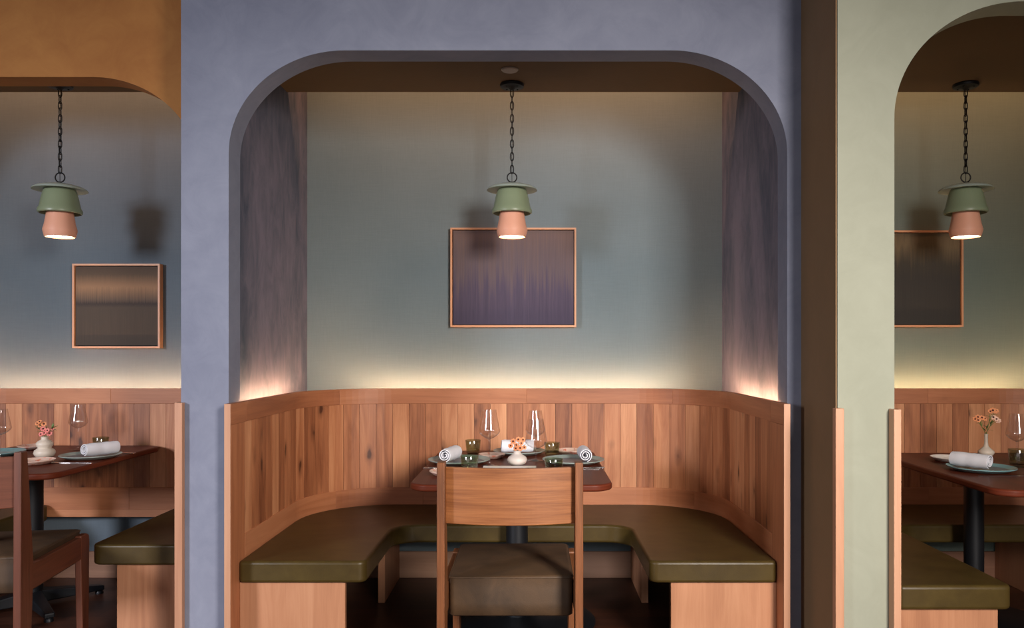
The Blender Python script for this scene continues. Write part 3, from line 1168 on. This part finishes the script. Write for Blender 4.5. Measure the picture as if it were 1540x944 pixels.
def cutlery(kind, label, loc, rotz, L=0.205):
    g = MB()
    n = 22
    if kind == 'knife':
        w = lambda u: 0.0042 if u < 0.5 else (0.0042 + 0.006 * math.sin(min(1, (u - 0.5) * 2.4) * PI / 2)) * (1 - max(0, (u - 0.88) / 0.12) ** 2 * 0.95)
    else:
        w = lambda u: (0.0052 - 0.006 * u if u < 0.5 else 0.0022) if u < 0.68 else 0.0022 + 0.0085 * math.sin(min(1, (u - 0.68) * 7) * PI / 2)
    if kind == 'knife':
        top_, bot_ = [], []
        for i in range(n + 1):
            u = i / n
            top_.append((-L / 2 + L * u, max(0.0006, w(u))))
            bot_.append((-L / 2 + L * u, -0.0042 if u < 0.9 else -0.0042 * (1 - (u - 0.9) * 9)))
        g.poly(top_ + bot_[::-1], 0.0, 0.0026)
    else:
        top_ = [(-L / 2 + L * i / n * 0.8, w(i / n * 0.8)) for i in range(n + 1)]
        bot_ = [(x, -y) for x, y in top_]
        g.poly(top_ + bot_[::-1], 0.0, 0.0026)
        x0 = -L / 2 + L * 0.8
        for k in range(4):
            yy = -0.0107 + k * 0.0058
            g.box(x0 - 0.001, L / 2, yy, yy + 0.0036, 0.0, 0.0024)
    o = g.build(kind, M['steel'], bevel=0.0006)
    o.location = loc
    o.rotation_euler = (0, 0, rotz)
    return tag(o, label, kind)


cutlery('fork', 'steel fork lying left-front of the left plate on the middle table', (-0.385, 3.535, TZ), PI)
cutlery('fork', 'steel fork lying in front of the right plate on the middle table, nearer the plate', (0.215, 3.545, TZ), 0)
cutlery('knife', 'steel knife lying in front of the right plate on the middle table, nearer the chair', (0.19, 3.495, TZ), PI)
cutlery('knife', 'steel knife in front of the plate on the left table', (-2.14, 3.69, TZ), PI * 0.98)
cutlery('fork', 'steel fork behind the plate on the left table, towards the bench', (-2.12, 4.04, TZ), 0)
cutlery('knife', 'steel knife in front of the teal plate on the right table', (1.94, 3.30, TZ), 0.02)
o = MB(); o.poly(rounded([(-0.118, -0.16), (0.118, -0.16), (0.118, 0.16), (-0.118, 0.16)], [0.002] * 4, 2), 0, 0.003)
o = o.build('menu_card', M['paper']); o.location = (-0.105, 3.424, TZ)
tag(o, 'cream menu card lying flat behind the chair back on the middle table', 'menu')

# --- left table
plate('dinner_plate', 'grey-green dinner plate with rolled napkin on the left table', (-2.14, 3.86, TZ), 0.272, M['plate_rim'], M['plate_well'])
plate('dinner_plate', 'teal dinner plate cut off by the left edge of the picture', (-2.675, 3.96, TZ), 0.27, M['plate_teal'], M['plate_teal'])
plate('bread_plate', 'small bread plate behind the vase on the left table', (-2.635, 4.22, TZ), 0.165, M['bread'], M['bread'])
plate('bread_plate', 'small bread plate in front of the vase on the left table', (-2.285, 3.66, TZ), 0.165, M['bread'], M['bread'])
napkin('rolled white napkin on the left table plate', (-2.105, 3.88, NZ + 0.003), math.radians(60), 0.165, 0.029)
# --- right table
plate('dinner_plate', 'teal dinner plate with rolled napkin on the right table', (1.935, 3.448, TZ), 0.272, M['plate_teal'], M['plate_well'])
plate('bread_plate', 'small cream bread plate at the left side of the right table', (1.955, 3.76, TZ), 0.155, M['white_cer'], M['white_cer'])
napkin('rolled white napkin on the right table plate', (1.90, 3.465, NZ + 0.003), math.radians(-58), 0.165, 0.030)

# --- vases and flowers
def vase(name, label, loc, prof, mat):
    g = MB(); g.lathe(prof, 44)
    o = g.build(name, mat, smooth=True, angle=60)
    o.location = loc
    return tag(o, label, 'vase')


vase('bud_vase', 'squat white bud vase in the centre of the middle table', (-0.073, 3.63, TZ),
     [(0, 0), (0.026, 0), (0.040, 0.010), (0.0455, 0.024), (0.041, 0.036), (0.028, 0.045), (0.018, 0.052), (0.0165, 0.060), (0.020, 0.066), (0.018, 0.066), (0.0145, 0.060), (0.015, 0.05), (0, 0.045)], M['white_cer'])
vase('double_bulb_vase', 'cream vase with two round bulges on the left table', (-2.37, 3.87, TZ),
     [(0, 0), (0.026, 0), (0.041, 0.010), (0.048, 0.024), (0.044, 0.038), (0.031, 0.047), (0.030, 0.051), (0.037, 0.062), (0.037, 0.073), (0.028, 0.083), (0.017, 0.088), (0.015, 0.098), (0.018, 0.104), (0.015, 0.104), (0.012, 0.096), (0.012, 0.088), (0, 0.08)], M['cream'])
vase('bottle_vase', 'tall-necked cream bottle vase on the right table', (2.145, 3.78, TZ),
     [(0, 0), (0.022, 0), (0.027, 0.006), (0.026, 0.014), (0.022, 0.020), (0.030, 0.028), (0.036, 0.038), (0.034, 0.046), (0.020, 0.058), (0.011, 0.068), (0.0085, 0.085), (0.008, 0.120), (0.0095, 0.126), (0.0075, 0.126), (0.006, 0.118), (0.006, 0.08), (0, 0.07)], M['cream'])


def blossom(g, c, R, up, petals=6):
    up = Vector(up).normalized()
    ref = Vector((0, 0, 1)) if abs(up.z) < 0.9 else Vector((1, 0, 0))
    ex = up.cross(ref).normalized(); ey = up.cross(ex)
    c = Vector(c)
    for k in range(petals):
        a = 2 * PI * k / petals + random.random() * 0.2
        d = ex * math.cos(a) + ey * math.sin(a)
        s_ = -ex * math.sin(a) + ey * math.cos(a)
        w = R * 0.42
        b = len(g.v)
        P_ = [c + d * R * 0.12 + s_ * w * 0.3, c + d * R * 0.6 + s_ * w + up * R * 0.22, c + d * R * 1.0 + s_ * w * 0.4 + up * R * 0.08,
              c + d * R * 1.0 - s_ * w * 0.4 + up * R * 0.08, c + d * R * 0.6 - s_ * w + up * R * 0.22, c + d * R * 0.12 - s_ * w * 0.3]
        g.v += [tuple(q) for q in P_] + [tuple(q - up * R * 0.1) for q in P_]
        g.cur = 0
        g.face([b + i for i in range(6)], [(0, 0)] * 6, 0.5)
        g.face([b + 6 + i for i in reversed(range(6))], [(0, 0)] * 6, 0.5)
        for i in range(6):
            j = (i + 1) % 6
            g.face([b + i, b + 6 + i, b + 6 + j, b + j], [(0, 0)] * 4, 0.5)
    g.cur = 1
    b = len(g.v)
    q0 = c + up * R * 0.12
    rr = R * 0.36
    n = 8
    for (h, k_) in ((0, 1), (0.22, 0.8)):
        for i in range(n):
            a = 2 * PI * i / n
            g.v.append(tuple(q0 + up * R * h + (ex * math.cos(a) + ey * math.sin(a)) * rr * k_))
    g.v.append(tuple(q0 + up * R * 0.3))
    for i in range(n):
        j = (i + 1) % n
        g.face([b + i, b + j, b + n + j, b + n + i], [(0, 0)] * 4, 0.5)
        g.face([b + n + i, b + n + j, b + 2 * n], [(0, 0)] * 3, 0.5)
    g.cur = 0


def leaf(g, c, d, L, w):
    c = Vector(c); d = Vector(d).normalized()
    s_ = d.cross(Vector((0, 0, 1)))
    if s_.length < 0.1:
        s_ = Vector((1, 0, 0))
    s_.normalize()
    n_ = s_.cross(d)
    b = len(g.v)
    P_ = [c, c + d * L * 0.45 + s_ * w, c + d * L - n_ * 0.002, c + d * L * 0.45 - s_ * w]
    g.v += [tuple(q) for q in P_] + [tuple(q - n_ * 0.0008) for q in P_]
    g.face([b, b + 1, b + 2, b + 3], [(0, 0)] * 4, 0.5)
    g.face([b + 7, b + 6, b + 5, b + 4], [(0, 0)] * 4, 0.5)
    for i in range(4):
        j = (i + 1) % 4
        g.face([b + i, b + 4 + i, b + 4 + j, b + j], [(0, 0)] * 4, 0.5)


def sprig(label, base, mouth, blooms, leaves, petal, R, group=None, upv=(0, -0.9, 0.45)):
    """blooms: offsets (x, y, z) of each blossom from the vase mouth."""
    root = thing('flower_sprig', label, 'flowers', mouth, 0, group)
    g = MB()
    node = Vector((blooms[0][0] * 0.4, blooms[0][1] * 0.4, blooms[0][2] * 0.5))
    g.tube([Vector((0, 0, -base)), Vector((0, 0, 0)), node], 0.0013, 6)
    for b_ in blooms:
        g.tube([node, (node + Vector(b_)) / 2 + Vector((0, 0, 0.003)), Vector(b_)], 0.0010, 5)
    g.build('stem', M['stem'], root, smooth=True)
    for b_ in blooms:
        g = MB()
        blossom(g, b_, R * random.uniform(0.85, 1.12), (upv[0] + random.uniform(-0.4, 0.4), upv[1], upv[2] + random.uniform(-0.2, 0.4)), 7)
        g.build('blossom', [petal, M['seed']], root, fixn=False)
    for (p_, d_, L_, w_) in leaves:
        g = MB(); leaf(g, p_, d_, L_, w_)
        g.build('leaf', M['stem'], root)
    return root


mo = (-0.073, 3.63, TZ + 0.066)
gp = 'orange flower sprigs in the squat vase'
lb = 'small orange blossoms with dark centres in the squat white vase'
sprig(lb, 0.012, mo, [(-0.030, -0.01, 0.022), (-0.018, -0.008, 0.042), (-0.004, -0.015, 0.026)], [((-0.01, 0, 0.012), (-1, 0, 0.5), 0.03, 0.006)], M['petal_o'], 0.0125, gp)
sprig(lb, 0.012, (mo[0] + .003, mo[1], mo[2]), [(0.010, -0.012, 0.012), (0.002, 0.0, 0.050), (0.016, -0.01, 0.034)], [((0.012, 0, 0.01), (1, 0, 0.9), 0.04, 0.007)], M['petal_o'], 0.0125, gp)
sprig(lb, 0.012, (mo[0] + .006, mo[1] + .003, mo[2]), [(0.026, -0.008, 0.014), (0.020, 0.0, 0.048), (-0.012, -0.016, 0.010)], [((0.02, 0, 0.016), (1, -0.2, 0.3), 0.03, 0.006)], M['petal_o'], 0.0125, gp)
mo = (-2.37, 3.87, TZ + 0.104)
sprig('orange blossom sprig at the top of the double-bulb vase on the left table', 0.02, mo, [(-0.034, 0, 0.064), (-0.018, -0.01, 0.072), (-0.004, 0, 0.060), (-0.022, 0.0, 0.054)],
      [((-0.012, 0, 0.03), (-1, 0, 0.6), 0.035, 0.009), ((-0.006, 0, 0.035), (0.8, -0.3, 0.6), 0.03, 0.008), ((-0.03, 0, 0.05), (-1, 0, 0.1), 0.02, 0.006)], M['petal_o'], 0.012)
sprig('pink blossom sprig with maroon centres low in the double-bulb vase', 0.02, (mo[0] + .004, mo[1], mo[2]), [(0.002, -0.012, 0.018), (-0.016, -0.01, 0.012), (0.016, -0.01, 0.030), (-0.004, -0.012, 0.038), (0.022, -0.004, 0.014)],
      [((-0.01, 0, 0.02), (-1, 0, 0.2), 0.032, 0.007)], M['petal_p'], 0.0125)
sprig('green leafy sprig leaning right with one pink bud, double-bulb vase', 0.02, (mo[0] + .008, mo[1], mo[2]), [(0.030, 0, 0.036)],
      [((0.02, 0, 0.03), (0.6, 0, 1), 0.032, 0.008), ((0.03, 0, 0.04), (1, 0, 0.6), 0.03, 0.008), ((0.028, 0, 0.035), (1, 0, -0.1), 0.024, 0.007), ((0.03, 0, 0.04), (0.1, 0, 1), 0.026, 0.007)], M['petal_p'], 0.008)
mo = (2.145, 3.78, TZ + 0.126)
sprig('orange blossom sprig leaning left in the bottle vase on the right table', 0.03, mo, [(-0.058, -0.01, 0.070), (-0.044, -0.01, 0.080), (-0.032, 0, 0.072), (-0.020, 0, 0.076), (-0.046, -0.015, 0.066), (-0.008, 0, 0.072)],
      [((0, 0, 0.012), (-0.6, 0, 0.7), 0.03, 0.008), ((-0.02, 0, 0.05), (-1, 0, 0.1), 0.026, 0.007), ((0, 0, 0.02), (0.3, 0, 1), 0.028, 0.006)], M['petal_o'], 0.0125)
sprig('tallest orange blossom sprig standing upright in the bottle vase', 0.03, (mo[0] + .002, mo[1], mo[2]), [(0.030, 0, 0.110), (0.018, 0, 0.106), (0.042, 0, 0.108)],
      [((0.012, 0, 0.05), (1, 0, 0.5), 0.03, 0.008), ((0.02, 0, 0.08), (-0.9, 0, 0.4), 0.026, 0.008), ((0.026, 0, 0.09), (1, 0, 0.1), 0.026, 0.008), ((0.003, 0, 0.02), (1, 0, -0.1), 0.03, 0.006)], M['petal_o'], 0.014)
sprig('blush blossom sprig leaning right in the bottle vase', 0.03, (mo[0], mo[1] + .003, mo[2]), [(0.048, -0.004, 0.070), (0.036, 0, 0.078), (0.058, 0, 0.062)],
      [((0.01, 0, 0.03), (-0.8, 0, 0.5), 0.026, 0.007), ((0.02, 0, 0.04), (0.4, 0, 1), 0.03, 0.008)], M['petal_w'], 0.0135)
